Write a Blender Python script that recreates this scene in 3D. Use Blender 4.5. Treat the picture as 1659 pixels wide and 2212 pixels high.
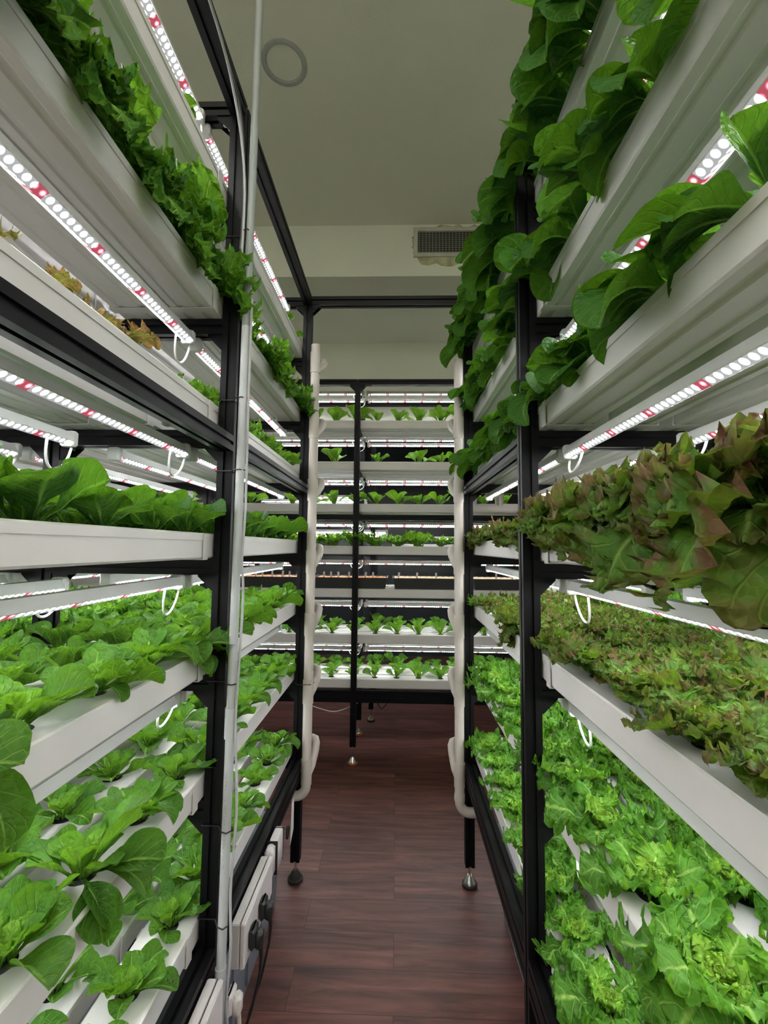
import bpy, math, random
import numpy as np
from mathutils import Vector, Matrix

for o in list(bpy.data.objects): bpy.data.objects.remove(o)
sc = bpy.context.scene
col = sc.collection
PI = math.pi
H0 = 1.45                      # camera height; heights below are relative to the camera unless said otherwise

# ------------------------------------------------------------------ camera, world, exposure
FPX, PITCH, YAW, ROLL = 976.26, .0777, .0288, .0099
_cy, _sy, _cp, _sp = math.cos(YAW), math.sin(YAW), math.cos(PITCH), math.sin(PITCH)
fwd = Vector((-_sy*_cp, _cy*_cp, _sp)); rt0 = Vector((_cy, _sy, 0)); up0 = rt0.cross(fwd)
rt = rt0*math.cos(ROLL) + up0*math.sin(ROLL); up = up0*math.cos(ROLL) - rt0*math.sin(ROLL)
cd = bpy.data.cameras.new('camera'); cam = bpy.data.objects.new('camera', cd); col.objects.link(cam)
m = Matrix((rt, up, -fwd)).transposed().to_4x4(); m.translation = Vector((0, 0, H0)); cam.matrix_world = m
cd.sensor_fit = 'HORIZONTAL'; cd.sensor_width = 36; cd.lens = FPX/1659*36; cd.clip_start = .02
sc.camera = cam
def project(x, y, z):           # z relative to the camera
    P = Vector((x, y, z)); d = P.dot(fwd)
    if d < .05: return (-9999, -9999)
    return (829.5 + FPX*P.dot(rt)/d, 1106 - FPX*P.dot(up)/d)
w = bpy.data.worlds.new('world'); sc.world = w; w.use_nodes = True
w.node_tree.nodes['Background'].inputs[0].default_value = (.6, .7, .6, 1)
w.node_tree.nodes['Background'].inputs[1].default_value = .05
sc.view_settings.view_transform = 'Standard'; sc.view_settings.look = 'None'
sc.view_settings.gamma = 1; sc.view_settings.use_curve_mapping = False
sc.view_settings.exposure = 0.1
LED_POWER = 29.0
cy = sc.cycles
cy.max_bounces = 7; cy.diffuse_bounces = 5; cy.glossy_bounces = 3; cy.transmission_bounces = 4
cy.transparent_max_bounces = 6; cy.sample_clamp_indirect = 4; cy.caustics_reflective = False; cy.caustics_refractive = False
cy.use_denoising = True; cy.use_adaptive_sampling = True; cy.adaptive_threshold = .015

# fill light added above and behind the camera, not a known room fixture
al = bpy.data.lights.new('overhead_fill', 'AREA'); al.shape = 'RECTANGLE'; al.size = 1.6; al.size_y = 1.0; al.energy = 11; al.color = (1, .97, .92)
lo = bpy.data.objects.new('overhead_fill_light', al); col.objects.link(lo); lo.location = (-.05, -.9, H0+1.95); lo.rotation_euler = (.35, 0, 0)
lo['label'] = 'added fill light over the aisle behind the viewer'; lo['category'] = 'fill light'

al2 = bpy.data.lights.new('upward_fill', 'AREA'); al2.shape = 'RECTANGLE'; al2.size = 1.4; al2.size_y = 1.0; al2.energy = 72; al2.color = (1, .98, .90)  # invented upward light behind the camera, added to brighten the ceiling
lo2 = bpy.data.objects.new('upward_fill_light', al2); col.objects.link(lo2); lo2.location = (-.05, -.75, H0+.7); lo2.rotation_euler = (PI+.12, 0, 0); al2.spread = math.radians(125)
lo2['label'] = 'added fill light behind the viewer shining up at the ceiling'; lo2['category'] = 'fill light'

# ------------------------------------------------------------------ materials
def mat(name, rgb, rough=.5, metal=0, spec=.5, noise=0, nscale=8, bump=0, bscale=80, emit=None, coat=0):
    M = bpy.data.materials.new(name); M.use_nodes = True; nt = M.node_tree; b = nt.nodes['Principled BSDF']
    b.inputs['Base Color'].default_value = (*rgb, 1); b.inputs['Roughness'].default_value = rough
    b.inputs['Metallic'].default_value = metal; b.inputs['Specular IOR Level'].default_value = spec
    b.inputs['Coat Weight'].default_value = coat
    if noise or bump:
        tc = nt.nodes.new('ShaderNodeTexCoord')
    if noise:
        n = nt.nodes.new('ShaderNodeTexNoise'); n.inputs['Scale'].default_value = nscale; n.inputs['Detail'].default_value = 5
        nt.links.new(tc.outputs['Object'], n.inputs['Vector'])
        r = nt.nodes.new('ShaderNodeMapRange'); r.inputs[1].default_value = .3; r.inputs[2].default_value = .7
        r.inputs[3].default_value = 1-noise; r.inputs[4].default_value = 1+noise*.5
        nt.links.new(n.outputs['Fac'], r.inputs[0])
        v = nt.nodes.new('ShaderNodeVectorMath'); v.operation = 'SCALE'; v.inputs[0].default_value = rgb
        nt.links.new(r.outputs[0], v.inputs['Scale']); nt.links.new(v.outputs[0], b.inputs['Base Color'])
    if bump:
        n2 = nt.nodes.new('ShaderNodeTexNoise'); n2.inputs['Scale'].default_value = bscale; n2.inputs['Detail'].default_value = 3
        nt.links.new(tc.outputs['Object'], n2.inputs['Vector'])
        bp = nt.nodes.new('ShaderNodeBump'); bp.inputs['Strength'].default_value = bump; bp.inputs['Distance'].default_value = .002
        nt.links.new(n2.outputs['Fac'], bp.inputs['Height']); nt.links.new(bp.outputs[0], b.inputs['Normal'])
    if emit:
        b.inputs['Emission Color'].default_value = (*emit[0], 1); b.inputs['Emission Strength'].default_value = emit[1]
    return M
M = {}
M['white'] = mat('white_pvc', (.73, .705, .70), .35, noise=.05, nscale=5)
M['cream'] = mat('cream_pvc_pipe', (.56, .51, .475), .38, noise=.08, nscale=6)
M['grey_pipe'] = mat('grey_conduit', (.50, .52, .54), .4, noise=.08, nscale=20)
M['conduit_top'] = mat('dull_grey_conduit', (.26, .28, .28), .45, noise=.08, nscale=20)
M['black'] = mat('black_anodised_aluminium', (.004, .004, .0055), .45, spec=.16, noise=.3, nscale=30)
M['black_plastic'] = mat('black_plastic', (.015, .015, .017), .45)
M['steel'] = mat('polished_steel', (.75, .75, .75), .18, metal=1)
M['rubber'] = mat('black_rubber', (.02, .02, .02), .7)
M['amber'] = mat('amber_rubber', (.5, .14, .03), .4)
M['cord'] = mat('white_cord', (.80, .80, .80), .4)
M['grey_cord'] = mat('grey_cord', (.42, .42, .45), .5)
M['box'] = mat('white_box_plastic', (.62, .58, .59), .35)
M['tub'] = mat('grey_tub_plastic', (.22, .25, .31), .35, noise=.1, nscale=6)
M['wall'] = mat('painted_wall', (.76, .77, .68), .9, noise=.04, nscale=2, bump=.35, bscale=120)
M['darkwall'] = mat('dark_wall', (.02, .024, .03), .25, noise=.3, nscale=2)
M['soil'] = mat('orange_soil', (.42, .16, .055), .9, noise=.4, nscale=60)
M['substrate'] = mat('pale_seed_substrate', (.40, .30, .18), .9, noise=.6, nscale=80)
M['tagwhite'] = mat('white_tag', (.8, .74, .74), .5)
M['ink'] = mat('dark_ink', (.08, .05, .06), .6)
M['vent'] = mat('vent_metal', (.50, .50, .44), .5, noise=.15, nscale=12)
M['ventdark'] = mat('vent_dark_inside', (.03, .03, .03), .8)
M['ring'] = mat('aluminium_ring', (.36, .37, .36), .45, noise=.1, nscale=30)
M['housing'] = mat('white_led_housing', (.70, .70, .70), .3)
M['stain'] = mat('stained_plaster', (.50, .47, .30), .9, noise=.45, nscale=14)

def floor_material():
    M_ = bpy.data.materials.new('dark_wood_plank_floor'); M_.use_nodes = True; nt = M_.node_tree; N = nt.nodes; L = nt.links; b = N['Principled BSDF']
    tc = N.new('ShaderNodeTexCoord')
    br = N.new('ShaderNodeTexBrick'); br.offset = .37; br.inputs['Scale'].default_value = 1
    br.inputs['Brick Width'].default_value = .92; br.inputs['Row Height'].default_value = .152
    br.inputs['Mortar Size'].default_value = .0009; br.inputs['Mortar Smooth'].default_value = .3
    br.inputs['Color1'].default_value = (0, 0, 0, 1); br.inputs['Color2'].default_value = (1, 1, 1, 1); br.inputs['Mortar'].default_value = (.5, .5, .5, 1)
    L.new(tc.outputs['Object'], br.inputs['Vector'])
    mp = N.new('ShaderNodeMapping'); mp.inputs['Scale'].default_value = (1.6, 16, 1)
    L.new(tc.outputs['Object'], mp.inputs['Vector'])
    sep = N.new('ShaderNodeVectorMath'); sep.operation = 'ADD'
    sc_ = N.new('ShaderNodeVectorMath'); sc_.operation = 'SCALE'; sc_.inputs['Scale'].default_value = 7
    L.new(br.outputs['Color'], sc_.inputs[0]); L.new(mp.outputs[0], sep.inputs[0]); L.new(sc_.outputs[0], sep.inputs[1])
    n = N.new('ShaderNodeTexNoise'); n.inputs['Scale'].default_value = 1.6; n.inputs['Detail'].default_value = 8; n.inputs['Roughness'].default_value = .62; n.inputs['Distortion'].default_value = .7
    L.new(sep.outputs[0], n.inputs['Vector'])
    cr = N.new('ShaderNodeValToRGB'); e = cr.color_ramp.elements
    e[0].position = .28; e[0].color = (.045, .020, .018, 1); e[1].position = .72; e[1].color = (.26, .105, .085, 1)
    k = e.new(.5); k.color = (.15, .060, .050, 1)
    L.new(n.outputs['Fac'], cr.inputs[0])
    mx = N.new('ShaderNodeMix'); mx.data_type = 'RGBA'; mx.blend_type = 'MULTIPLY'; mx.inputs[0].default_value = .35
    L.new(cr.outputs[0], mx.inputs[6]); 
    r = N.new('ShaderNodeMapRange'); r.inputs[3].default_value = .55; r.inputs[4].default_value = 1.25
    L.new(br.outputs['Color'], r.inputs[0]); L.new(r.outputs[0], mx.inputs[7])
    mo = N.new('ShaderNodeMix'); mo.data_type = 'RGBA'; mo.inputs[7].default_value = (.02, .01, .01, 1)
    L.new(br.outputs['Fac'], mo.inputs[0]); L.new(mx.outputs[2], mo.inputs[6]); L.new(mo.outputs[2], b.inputs['Base Color'])
    b.inputs['Roughness'].default_value = .42; b.inputs['Specular IOR Level'].default_value = .35
    bp = N.new('ShaderNodeBump'); bp.inputs['Strength'].default_value = .2; bp.inputs['Distance'].default_value = .002
    L.new(n.outputs['Fac'], bp.inputs['Height']); L.new(bp.outputs[0], b.inputs['Normal'])
    return M_
M['floor'] = floor_material()

def led_material(axis, width_axis):
    """rows of diodes along the bar: bright dots, every so often a pair of red ones"""
    M_ = bpy.data.materials.new('led_strip_'+axis.lower()); M_.use_nodes = True; nt = M_.node_tree; N = nt.nodes; L = nt.links
    for n in list(N): N.remove(n)
    out = N.new('ShaderNodeOutputMaterial'); em = N.new('ShaderNodeEmission'); L.new(em.outputs[0], out.inputs[0])
    tc = N.new('ShaderNodeTexCoord'); sx = N.new('ShaderNodeSeparateXYZ'); L.new(tc.outputs['Object'], sx.inputs[0])
    def mth(op, a, b=None, c=None):
        n = N.new('ShaderNodeMath'); n.operation = op
        for i, v in enumerate((a, b, c)):
            if v is None: continue
            if isinstance(v, (int, float)): n.inputs[i].default_value = v
            else: L.new(v, n.inputs[i])
        return n.outputs[0]
    u = sx.outputs[axis]; v = sx.outputs[width_axis]
    side = mth('GREATER_THAN', v, 0.0)
    uu = mth('ADD', mth('DIVIDE', u, .0145), mth('MULTIPLY', side, .5))
    fr = mth('SUBTRACT', mth('FRACT', uu), .5)
    du = mth('MULTIPLY', fr, 14.5); dv = mth('MULTIPLY', mth('SUBTRACT', mth('ABSOLUTE', v), .0074), 1000.)
    dd = mth('SQRT', mth('ADD', mth('MULTIPLY', du, du), mth('MULTIPLY', dv, dv)))
    dc = N.new('ShaderNodeMapRange'); dc.interpolation_type = 'SMOOTHSTEP'; L.new(dd, dc.inputs[0])
    dc.inputs[1].default_value = 1.6; dc.inputs[2].default_value = 6.6; dc.inputs[3].default_value = 1; dc.inputs[4].default_value = 0
    dot = mth('POWER', dc.outputs[0], 2.6)
    seg = mth('FRACT', mth('DIVIDE', u, .1305))
    red = mth('MULTIPLY', mth('LESS_THAN', seg, .15), mth('GREATER_THAN', seg, -.01))
    mx = N.new('ShaderNodeMix'); mx.data_type = 'RGBA'; mx.inputs[6].default_value = (.98, 1, 1, 1); mx.inputs[7].default_value = (1, .20, .26, 1)
    L.new(red, mx.inputs[0]); L.new(mx.outputs[2], em.inputs[0])
    st = mth('ADD', mth('MULTIPLY', mth('MULTIPLY', dot, 3.0), mth('SUBTRACT', 1.0, mth('MULTIPLY', red, .96))), .011)
    L.new(mth('MULTIPLY', st, LED_POWER*1.35), em.inputs[1])
    return M_
M['led_y'] = led_material('Y', 'X'); M['led_x'] = led_material('X', 'Y')

def leaf_material(name, dark, mid, light, vein, trans, red=None, veinfreq=9, veinamt=.5, gloss=.46):
    """colour from the leaf's own layout: R = across (0..1), G = along, B = innerness, A = chance"""
    M_ = bpy.data.materials.new(name); M_.use_nodes = True; nt = M_.node_tree; N = nt.nodes; L = nt.links
    b = N['Principled BSDF']; out = N['Material Output']
    at = N.new('ShaderNodeAttribute'); at.attribute_name = 'leaf'; at.attribute_type = 'GEOMETRY'
    sx = N.new('ShaderNodeSeparateColor'); L.new(at.outputs['Color'], sx.inputs[0])
    def mth(op, a, b_=None, cl=False):
        n = N.new('ShaderNodeMath'); n.operation = op; n.use_clamp = cl
        for i, v in enumerate((a, b_)):
            if v is None: continue
            if isinstance(v, (int, float)): n.inputs[i].default_value = v
            else: L.new(v, n.inputs[i])
        return n.outputs[0]
    def mix(f, a, c, blend='MIX'):
        n = N.new('ShaderNodeMix'); n.data_type = 'RGBA'; n.blend_type = blend
        for i, v in ((0, f), (6, a), (7, c)):
            if isinstance(v, (int, float)): n.inputs[i].default_value = v
            elif isinstance(v, tuple): n.inputs[i].default_value = (*v, 1)
            else: L.new(v, n.inputs[i])
        return n.outputs[2]
    def rng(v, a, c, lo=0., hi=1.):
        n = N.new('ShaderNodeMapRange'); L.new(v, n.inputs[0])
        n.inputs[1].default_value = a; n.inputs[2].default_value = c; n.inputs[3].default_value = lo; n.inputs[4].default_value = hi
        return n.outputs[0]
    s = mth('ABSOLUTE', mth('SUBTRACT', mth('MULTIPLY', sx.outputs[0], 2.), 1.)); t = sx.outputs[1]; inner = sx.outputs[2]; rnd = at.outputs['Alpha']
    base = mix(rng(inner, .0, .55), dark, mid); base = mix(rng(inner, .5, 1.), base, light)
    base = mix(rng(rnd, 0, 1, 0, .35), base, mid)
    tc = N.new('ShaderNodeTexCoord'); nz = N.new('ShaderNodeTexNoise'); nz.inputs['Scale'].default_value = 28; nz.inputs['Detail'].default_value = 3
    L.new(tc.outputs['Object'], nz.inputs['Vector'])
    base = mix(rng(nz.outputs['Fac'], .35, .7, 0, .5), base, tuple(x*.62 for x in dark))
    # midrib and side veins
    rib = rng(s, .03, .10, 1, 0)
    rib = mth('MULTIPLY', rib, rng(t, .3, 1., 1, .35))
    ph = mth('SUBTRACT', mth('MULTIPLY', t, float(veinfreq)), mth('MULTIPLY', s, veinfreq*.33))
    tri = mth('ABSOLUTE', mth('SUBTRACT', mth('FRACT', ph), .5))
    sv = mth('MULTIPLY', rng(tri, .0, .10, 1, 0), rng(s, .55, .95, 1, 0))
    vo = N.new('ShaderNodeTexVoronoi'); vo.feature = 'DISTANCE_TO_EDGE'; vo.inputs['Scale'].default_value = 85; L.new(tc.outputs['Object'], vo.inputs['Vector'])
    net = rng(vo.outputs['Distance'], .0, .09, 1, 0)
    vv = mth('MAXIMUM', rib, mth('MULTIPLY', mth('MAXIMUM', sv, mth('MULTIPLY', net, .14)), veinamt))
    if red:
        nr = N.new('ShaderNodeTexNoise'); nr.inputs['Scale'].default_value = 42; nr.inputs['Detail'].default_value = 2; L.new(tc.outputs['Object'], nr.inputs['Vector'])
        e = mth('ADD', mth('ADD', mth('MULTIPLY', s, .46), mth('MULTIPLY', t, .42)), mth('MULTIPLY', mth('SUBTRACT', nr.outputs['Fac'], .5), 1.7))
        e = mth('MULTIPLY', rng(e, .48, .92), rng(rnd, .1, .9, .35, 1.))
        base = mix(e, base, red)
    colr = mix(vv, base, vein)
    L.new(colr, b.inputs['Base Color'])
    b.inputs['Roughness'].default_value = gloss; b.inputs['Specular IOR Level'].default_value = .16
    hgt = mth('ADD', mth('MULTIPLY', mth('MAXIMUM', rib, mth('MULTIPLY', sv, .8)), -1.), mth('MULTIPLY', vo.outputs['Distance'], 1.2))
    bp = N.new('ShaderNodeBump'); bp.inputs['Strength'].default_value = .7; bp.inputs['Distance'].default_value = .005
    L.new(hgt, bp.inputs['Height']); L.new(bp.outputs[0], b.inputs['Normal'])
    tr = N.new('ShaderNodeBsdfTranslucent'); L.new(bp.outputs[0], tr.inputs['Normal'])
    L.new(mix(.5, colr, trans), tr.inputs[0])
    ms = N.new('ShaderNodeMixShader'); ms.inputs[0].default_value = .30
    L.new(b.outputs[0], ms.inputs[1]); L.new(tr.outputs[0], ms.inputs[2]); L.new(ms.outputs[0], out.inputs[0])
    return M_
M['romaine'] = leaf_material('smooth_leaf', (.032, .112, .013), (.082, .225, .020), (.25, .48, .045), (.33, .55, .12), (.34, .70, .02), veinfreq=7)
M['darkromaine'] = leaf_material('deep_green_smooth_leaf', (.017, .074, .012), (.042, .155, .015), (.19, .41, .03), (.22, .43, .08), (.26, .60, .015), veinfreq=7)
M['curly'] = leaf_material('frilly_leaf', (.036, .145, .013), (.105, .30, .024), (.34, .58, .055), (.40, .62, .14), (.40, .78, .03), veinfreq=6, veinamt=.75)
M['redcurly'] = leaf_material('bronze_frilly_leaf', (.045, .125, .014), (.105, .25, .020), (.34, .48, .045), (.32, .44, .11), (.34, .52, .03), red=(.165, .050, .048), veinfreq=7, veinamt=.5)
M['tipburn'] = leaf_material('browned_frilly_leaf', (.12, .16, .02), (.28, .26, .05), (.42, .42, .08), (.45, .42, .16), (.5, .42, .08), red=(.48, .19, .13), veinfreq=7, veinamt=.5)

# ------------------------------------------------------------------ mesh helpers
class MB:
    def __init__(s): s.v = []; s.f = []; s.m = []
    def add(s, vs, fs, mi=0):
        k = len(s.v); s.v += [tuple(p) for p in vs]; s.f += [tuple(i+k for i in f) for f in fs]; s.m += [mi]*len(fs)
    def box(s, x0, x1, y0, y1, z0, z1, mi=0, bev=0):
        if bev:
            return s.bevbox(x0, x1, y0, y1, z0, z1, bev, mi)
        s.add([(x0,y0,z0),(x1,y0,z0),(x1,y1,z0),(x0,y1,z0),(x0,y0,z1),(x1,y0,z1),(x1,y1,z1),(x0,y1,z1)],
              [(0,3,2,1),(4,5,6,7),(0,1,5,4),(1,2,6,5),(2,3,7,6),(3,0,4,7)], mi)
    def bevbox(s, x0, x1, y0, y1, z0, z1, b, mi=0):
        def ring(z, i):
            return [(x0+b+i,y0+i,z),(x1-b-i,y0+i,z),(x1-i,y0+b+i,z),(x1-i,y1-b-i,z),(x1-b-i,y1-i,z),(x0+b+i,y1-i,z),(x0+i,y1-b-i,z),(x0+i,y0+b+i,z)]
        vs = ring(z0, b*.7)+ring(z0+b, 0)+ring(z1-b, 0)+ring(z1, b*.7); fs = []
        for k in range(3):
            for i in range(8): j = (i+1) % 8; fs.append((k*8+i, k*8+j, k*8+8+j, k*8+8+i))
        fs += [tuple(range(7, -1, -1)), tuple(range(24, 32))]
        s.add(vs, fs, mi)
    def extrude(s, prof, p0, p1, mi=0, xdir=None, cap=True):
        """a closed 2D profile swept straight from p0 to p1; xdir gives the profile's first axis"""
        p0 = Vector(p0); p1 = Vector(p1); d = (p1-p0).normalized()
        a = Vector(xdir) if xdir else (Vector((1,0,0)) if abs(d.x) < .9 else Vector((0,1,0)))
        a = (a - d*a.dot(d)).normalized(); b = d.cross(a); n = len(prof)
        vs = [p0+a*x+b*y for x, y in prof]+[p1+a*x+b*y for x, y in prof]
        fs = [(i, (i+1) % n, n+(i+1) % n, n+i) for i in range(n)]
        if cap: fs += [tuple(range(n-1, -1, -1)), tuple(range(n, 2*n))]
        s.add(vs, fs, mi)
    def tube(s, pts, r, n=10, mi=0, cap=True, closed=False):
        pts = [Vector(p) for p in pts]; rs = r if isinstance(r, (list, tuple)) else [r]*len(pts); vs = []; fs = []
        prev = None
        for i, p in enumerate(pts):
            if closed: d = pts[(i+1) % len(pts)]-pts[i-1]
            else: d = pts[min(i+1, len(pts)-1)]-pts[max(i-1, 0)]
            d.normalize()
            a = prev if prev is not None else (Vector((0,0,1)) if abs(d.z) < .9 else Vector((1,0,0)))
            a = (a-d*a.dot(d)).normalized(); prev = a; b = d.cross(a)
            vs += [p+(a*math.cos(2*PI*k/n)+b*math.sin(2*PI*k/n))*rs[i] for k in range(n)]
        for i in range(len(pts)-(0 if closed else 1)):
            j = (i+1) % len(pts)
            for k in range(n): k2 = (k+1) % n; fs.append((i*n+k, i*n+k2, j*n+k2, j*n+k))
        if cap and not closed: fs += [tuple(range(n-1, -1, -1)), tuple(range(len(pts)*n-n, len(pts)*n))]
        s.add(vs, fs, mi)
    def lathe(s, prof, c, n=20, mi=0):
        vs = []; fs = []
        for r, z in prof: vs += [(c[0]+r*math.cos(2*PI*k/n), c[1]+r*math.sin(2*PI*k/n), c[2]+z) for k in range(n)]
        for i in range(len(prof)-1):
            for k in range(n): k2 = (k+1) % n; fs.append((i*n+k, i*n+k2, i*n+n+k2, i*n+n+k))
        fs += [tuple(range(n-1, -1, -1)), tuple(range((len(prof)-1)*n, len(prof)*n))]
        s.add(vs, fs, mi)
    def mesh(s, name, mats, smooth=False):
        me = bpy.data.meshes.new(name); me.from_pydata(s.v, [], s.f)
        for m_ in (mats if isinstance(mats, (list, tuple)) else [mats]): me.materials.append(m_)
        if len(set(s.m)) > 1: me.polygons.foreach_set('material_index', s.m)
        me.update()
        if smooth:
            me.polygons.foreach_set('use_smooth', [len(f) <= 4 for f in s.f])
            try: me.set_sharp_from_angle(angle=math.radians(38))
            except Exception: pass
        return me
def link(name, me, parent=None, loc=(0,0,0)):
    o = bpy.data.objects.new(name, me); col.objects.link(o); o.location = loc
    if parent is not None: o.parent = parent
    return o
def thing(name, label, cat, loc=(0,0,0), group=None):
    o = bpy.data.objects.new(name, None); col.objects.link(o); o.location = loc; o.empty_display_size = .05
    o['label'] = label; o['category'] = cat
    if group: o['group'] = group
    return o
def tag(o, label, cat, group=None):
    o['label'] = label; o['category'] = cat
    if group: o['group'] = group
    return o
def struct(name, mb, m_):
    o = link(name, mb.mesh(name, m_)); o['kind'] = 'structure'; return o
def Z(z): return z+H0
ORD = ['first', 'second', 'third', 'fourth', 'fifth', 'sixth', 'seventh', 'eighth', 'ninth', 'tenth', 'eleventh', 'twelfth',
       'thirteenth', 'fourteenth', 'fifteenth', 'sixteenth', 'seventeenth', 'eighteenth', 'nineteenth', 'twentieth'] + ['twenty-'+q for q in ('first', 'second', 'third', 'fourth', 'fifth', 'sixth')]
TIER = ['', 'top', 'second-highest', 'third-highest', 'middle', 'third-lowest', 'second-lowest', 'lowest']

# ------------------------------------------------------------------ the room
ZC, ZS, YS1, YS2 = 2.10, 1.75, 2.80, 3.76
b = MB(); b.box(-2.7, 2.4, -2.2, 6.2, -.05, 0); struct('floor', b, M['floor'])
b = MB(); b.box(-2.7, 2.4, -2.2, YS1, Z(ZC), Z(ZC)+.1); struct('ceiling', b, M['wall'])
b = MB(); b.box(-2.7, 2.4, YS1, 6.2, Z(ZS), Z(ZC)+.1); struct('trim_1', b, M['wall'])          # boxed duct across the ceiling
b = MB(); b.box(-2.7, 2.4, YS2, YS2+.05, Z(.93), Z(ZS)); struct('wall_middle', b, M['wall'])      # wall hanging down behind the cross rack
b = MB(); b.box(-2.75, -2.7, -2.2, 6.2, 0, Z(ZC)); struct('wall_left', b, M['wall'])
b = MB(); b.box(2.4, 2.45, -2.2, 6.2, 0, Z(ZC)); struct('wall_right', b, M['wall'])
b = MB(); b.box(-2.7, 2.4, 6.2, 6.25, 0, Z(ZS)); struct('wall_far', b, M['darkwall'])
b = MB(); b.box(-2.7, 2.4, -2.25, -2.2, 0, Z(ZC)); struct('wall_near', b, M['wall'])

# air vent on the duct face
vt = thing('air_vent', 'grey metal air vent grille on the duct face, stained plaster around it', 'vent', (.42, YS1, Z(1.975)))
b = MB(); x0, x1, z0, z1, fw = -.325, .325, -.10, .10, .026
b.box(x0, x1, -.012, 0, z1-fw, z1); b.box(x0, x1, -.012, 0, z0, z0+fw); b.box(x0, x0+fw, -.012, 0, z0+fw, z1-fw); b.box(x1-fw, x1, -.012, 0, z0+fw, z1-fw)
link('frame', b.mesh('vent_frame', M['vent']), vt)
b = MB(); b.box(x0+fw, x1-fw, -.002, -.0005, z0+fw, z1-fw); link('dark_backing', b.mesh('vent_backing', M['ventdark']), vt)
b = MB()
for k in range(11):
    z = z0+fw+.007+k*.0134; b.add([(x0+fw,-.011,z-.003),(x1-fw,-.011,z-.003),(x1-fw,-.003,z+.003),(x0+fw,-.003,z+.003),(x0+fw,-.011,z-.001),(x1-fw,-.011,z-.001),(x1-fw,-.003,z+.005),(x0+fw,-.003,z+.005)],
        [(0,3,2,1),(4,5,6,7),(0,1,5,4),(1,2,6,5),(2,3,7,6),(3,0,4,7)])
for k in range(28): x = x0+fw+.01+k*.0215; b.box(x, x+.0015, -.009, -.006, z0+fw, z1-fw)
link('louvres', b.mesh('vent_louvres', M['vent']), vt)
rs = random.Random(4); b = MB(); ring = []
for k in range(60):
    a = 2*PI*k/60; rx = .335*(1+.03*rs.uniform(-1, 1)); rz = .118*(1+.12*rs.uniform(-1, 1)) + (.035 if math.sin(a) < 0 else 0)
    q = max(abs(math.cos(a)), abs(math.sin(a)))**.6
    ring.append((rx*math.cos(a)/q, -.0015, rz*math.sin(a)/q))
b.add(ring+[(x, 0, z) for x, y, z in ring], [tuple(range(60))]+[(i, (i+1) % 60, 60+(i+1) % 60, 60+i) for i in range(60)])
link('stained_plaster', b.mesh('vent_stain', M['stain']), vt)['label'] = 'yellowed stained plaster patch around the grille'

# ceiling light ring
b = MB(); n = 48; vs = []
for r, z in ((.098, 0), (.098, -.004), (.092, -.007), (.080, -.006), (.076, -.002), (.076, 0)): vs += [(r*math.cos(2*PI*k/n), r*math.sin(2*PI*k/n), z) for k in range(n)]
b.add(vs, [(i*n+k, i*n+(k+1) % n, (i+1)*n+(k+1) % n, (i+1)*n+k) for i in range(5) for k in range(n)])
o = link('ceiling_light', b.mesh('ceiling_light', M['ring'], True), None, (-.506, 1.80, Z(ZC))); tag(o, 'round grey trim ring of an unlit recessed ceiling light', 'ceiling light')
b = MB(); b.lathe([(.075, -.001), (.075, 0)], (0,0,0), 40); link('diffuser', b.mesh('diffuser', M['wall']), o)

# ------------------------------------------------------------------ black slotted profile frames
def slot_profile(w=.04, h=.04):
    a, c = w/2, h/2; g, d = .0045, .0065
    def side(p, q, k):      # notch the side p->q at fraction k
        P, Q = Vector(p), Vector(q); e = (Q-P).normalized(); nrm = Vector((-e.y, e.x)); c_ = P+(Q-P)*k
        return [c_-e*g, c_-e*g+nrm*d, c_+e*g+nrm*d, c_+e*g]
    pts = []; cs = [(-a,-c), (a,-c), (a,c), (-a,c)]
    for i in range(4):
        p, q = cs[i], cs[(i+1) % 4]; ln = abs(p[0]-q[0])+abs(p[1]-q[1])
        pts.append(Vector(p))
        for k in ((.25, .75) if ln > .06 else (.5,)): pts += side(p, q, k)
    return [(p[0], p[1]) for p in pts]
SP = slot_profile(); SP2 = slot_profile(.04, .08)
def foot(parent, x, y, zbot, amber=False, dark=False):
    b = MB(); b.tube([(x,y,.012),(x,y,zbot+.01)], .0055, 10)
    f = link('levelling_foot', b.mesh('foot_stem', M['steel'], True), parent)
    b = MB(); b.lathe([(.030,.008),(.030,.013),(.024,.024),(.014,.040),(.010,.046)], (x,y,0), 20)
    link('cone', b.mesh('foot_cone', M['rubber'] if dark else M['steel'], True), f)
    b = MB(); b.lathe([(.028,0),(.033,.004),(.033,.012),(.029,.016)], (x,y,0), 20)
    link('pad', b.mesh('foot_pad', M['amber'] if amber else M['rubber'], True), f)
def bracket_mesh():
    """cast corner bracket in the x-z plane: corner at origin, legs along +x and -z"""
    b = MB(); L_ = .038; t = .004; w = .017
    b.box(0, L_, -w, w, -t, 0); b.box(0, t, -w, w, -L_, -t)
    for s in (-1, 1):
        y0, y1 = (s*w-.003, s*w) if s > 0 else (s*w, s*w+.003)
        b.add([(t,y0,-t),(L_,y0,-t),(t,y0,-L_),(t,y1,-t),(L_,y1,-t),(t,y1,-L_)], [(0,1,2),(5,4,3),(0,3,4,1),(1,4,5,2),(2,5,3,0)])
    for (p, q) in (((.021,0,-t),(.021,0,-t-.007)), ((t,0,-.021),(t+.007,0,-.021))): b.tube([p, q], .006, 8, 1)
    return b.mesh('corner_bracket', [M['black'], M['steel']])
BR = bracket_mesh()
def bracket(parent, x, y, z, rot):       # rot: 0 -> opens to +x, pi -> opens to -x, pi/2 -> +y, -pi/2 -> -y
    o = link('corner_bracket', BR, parent, (x, y, z)); o.rotation_euler = (0, 0, rot)

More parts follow.
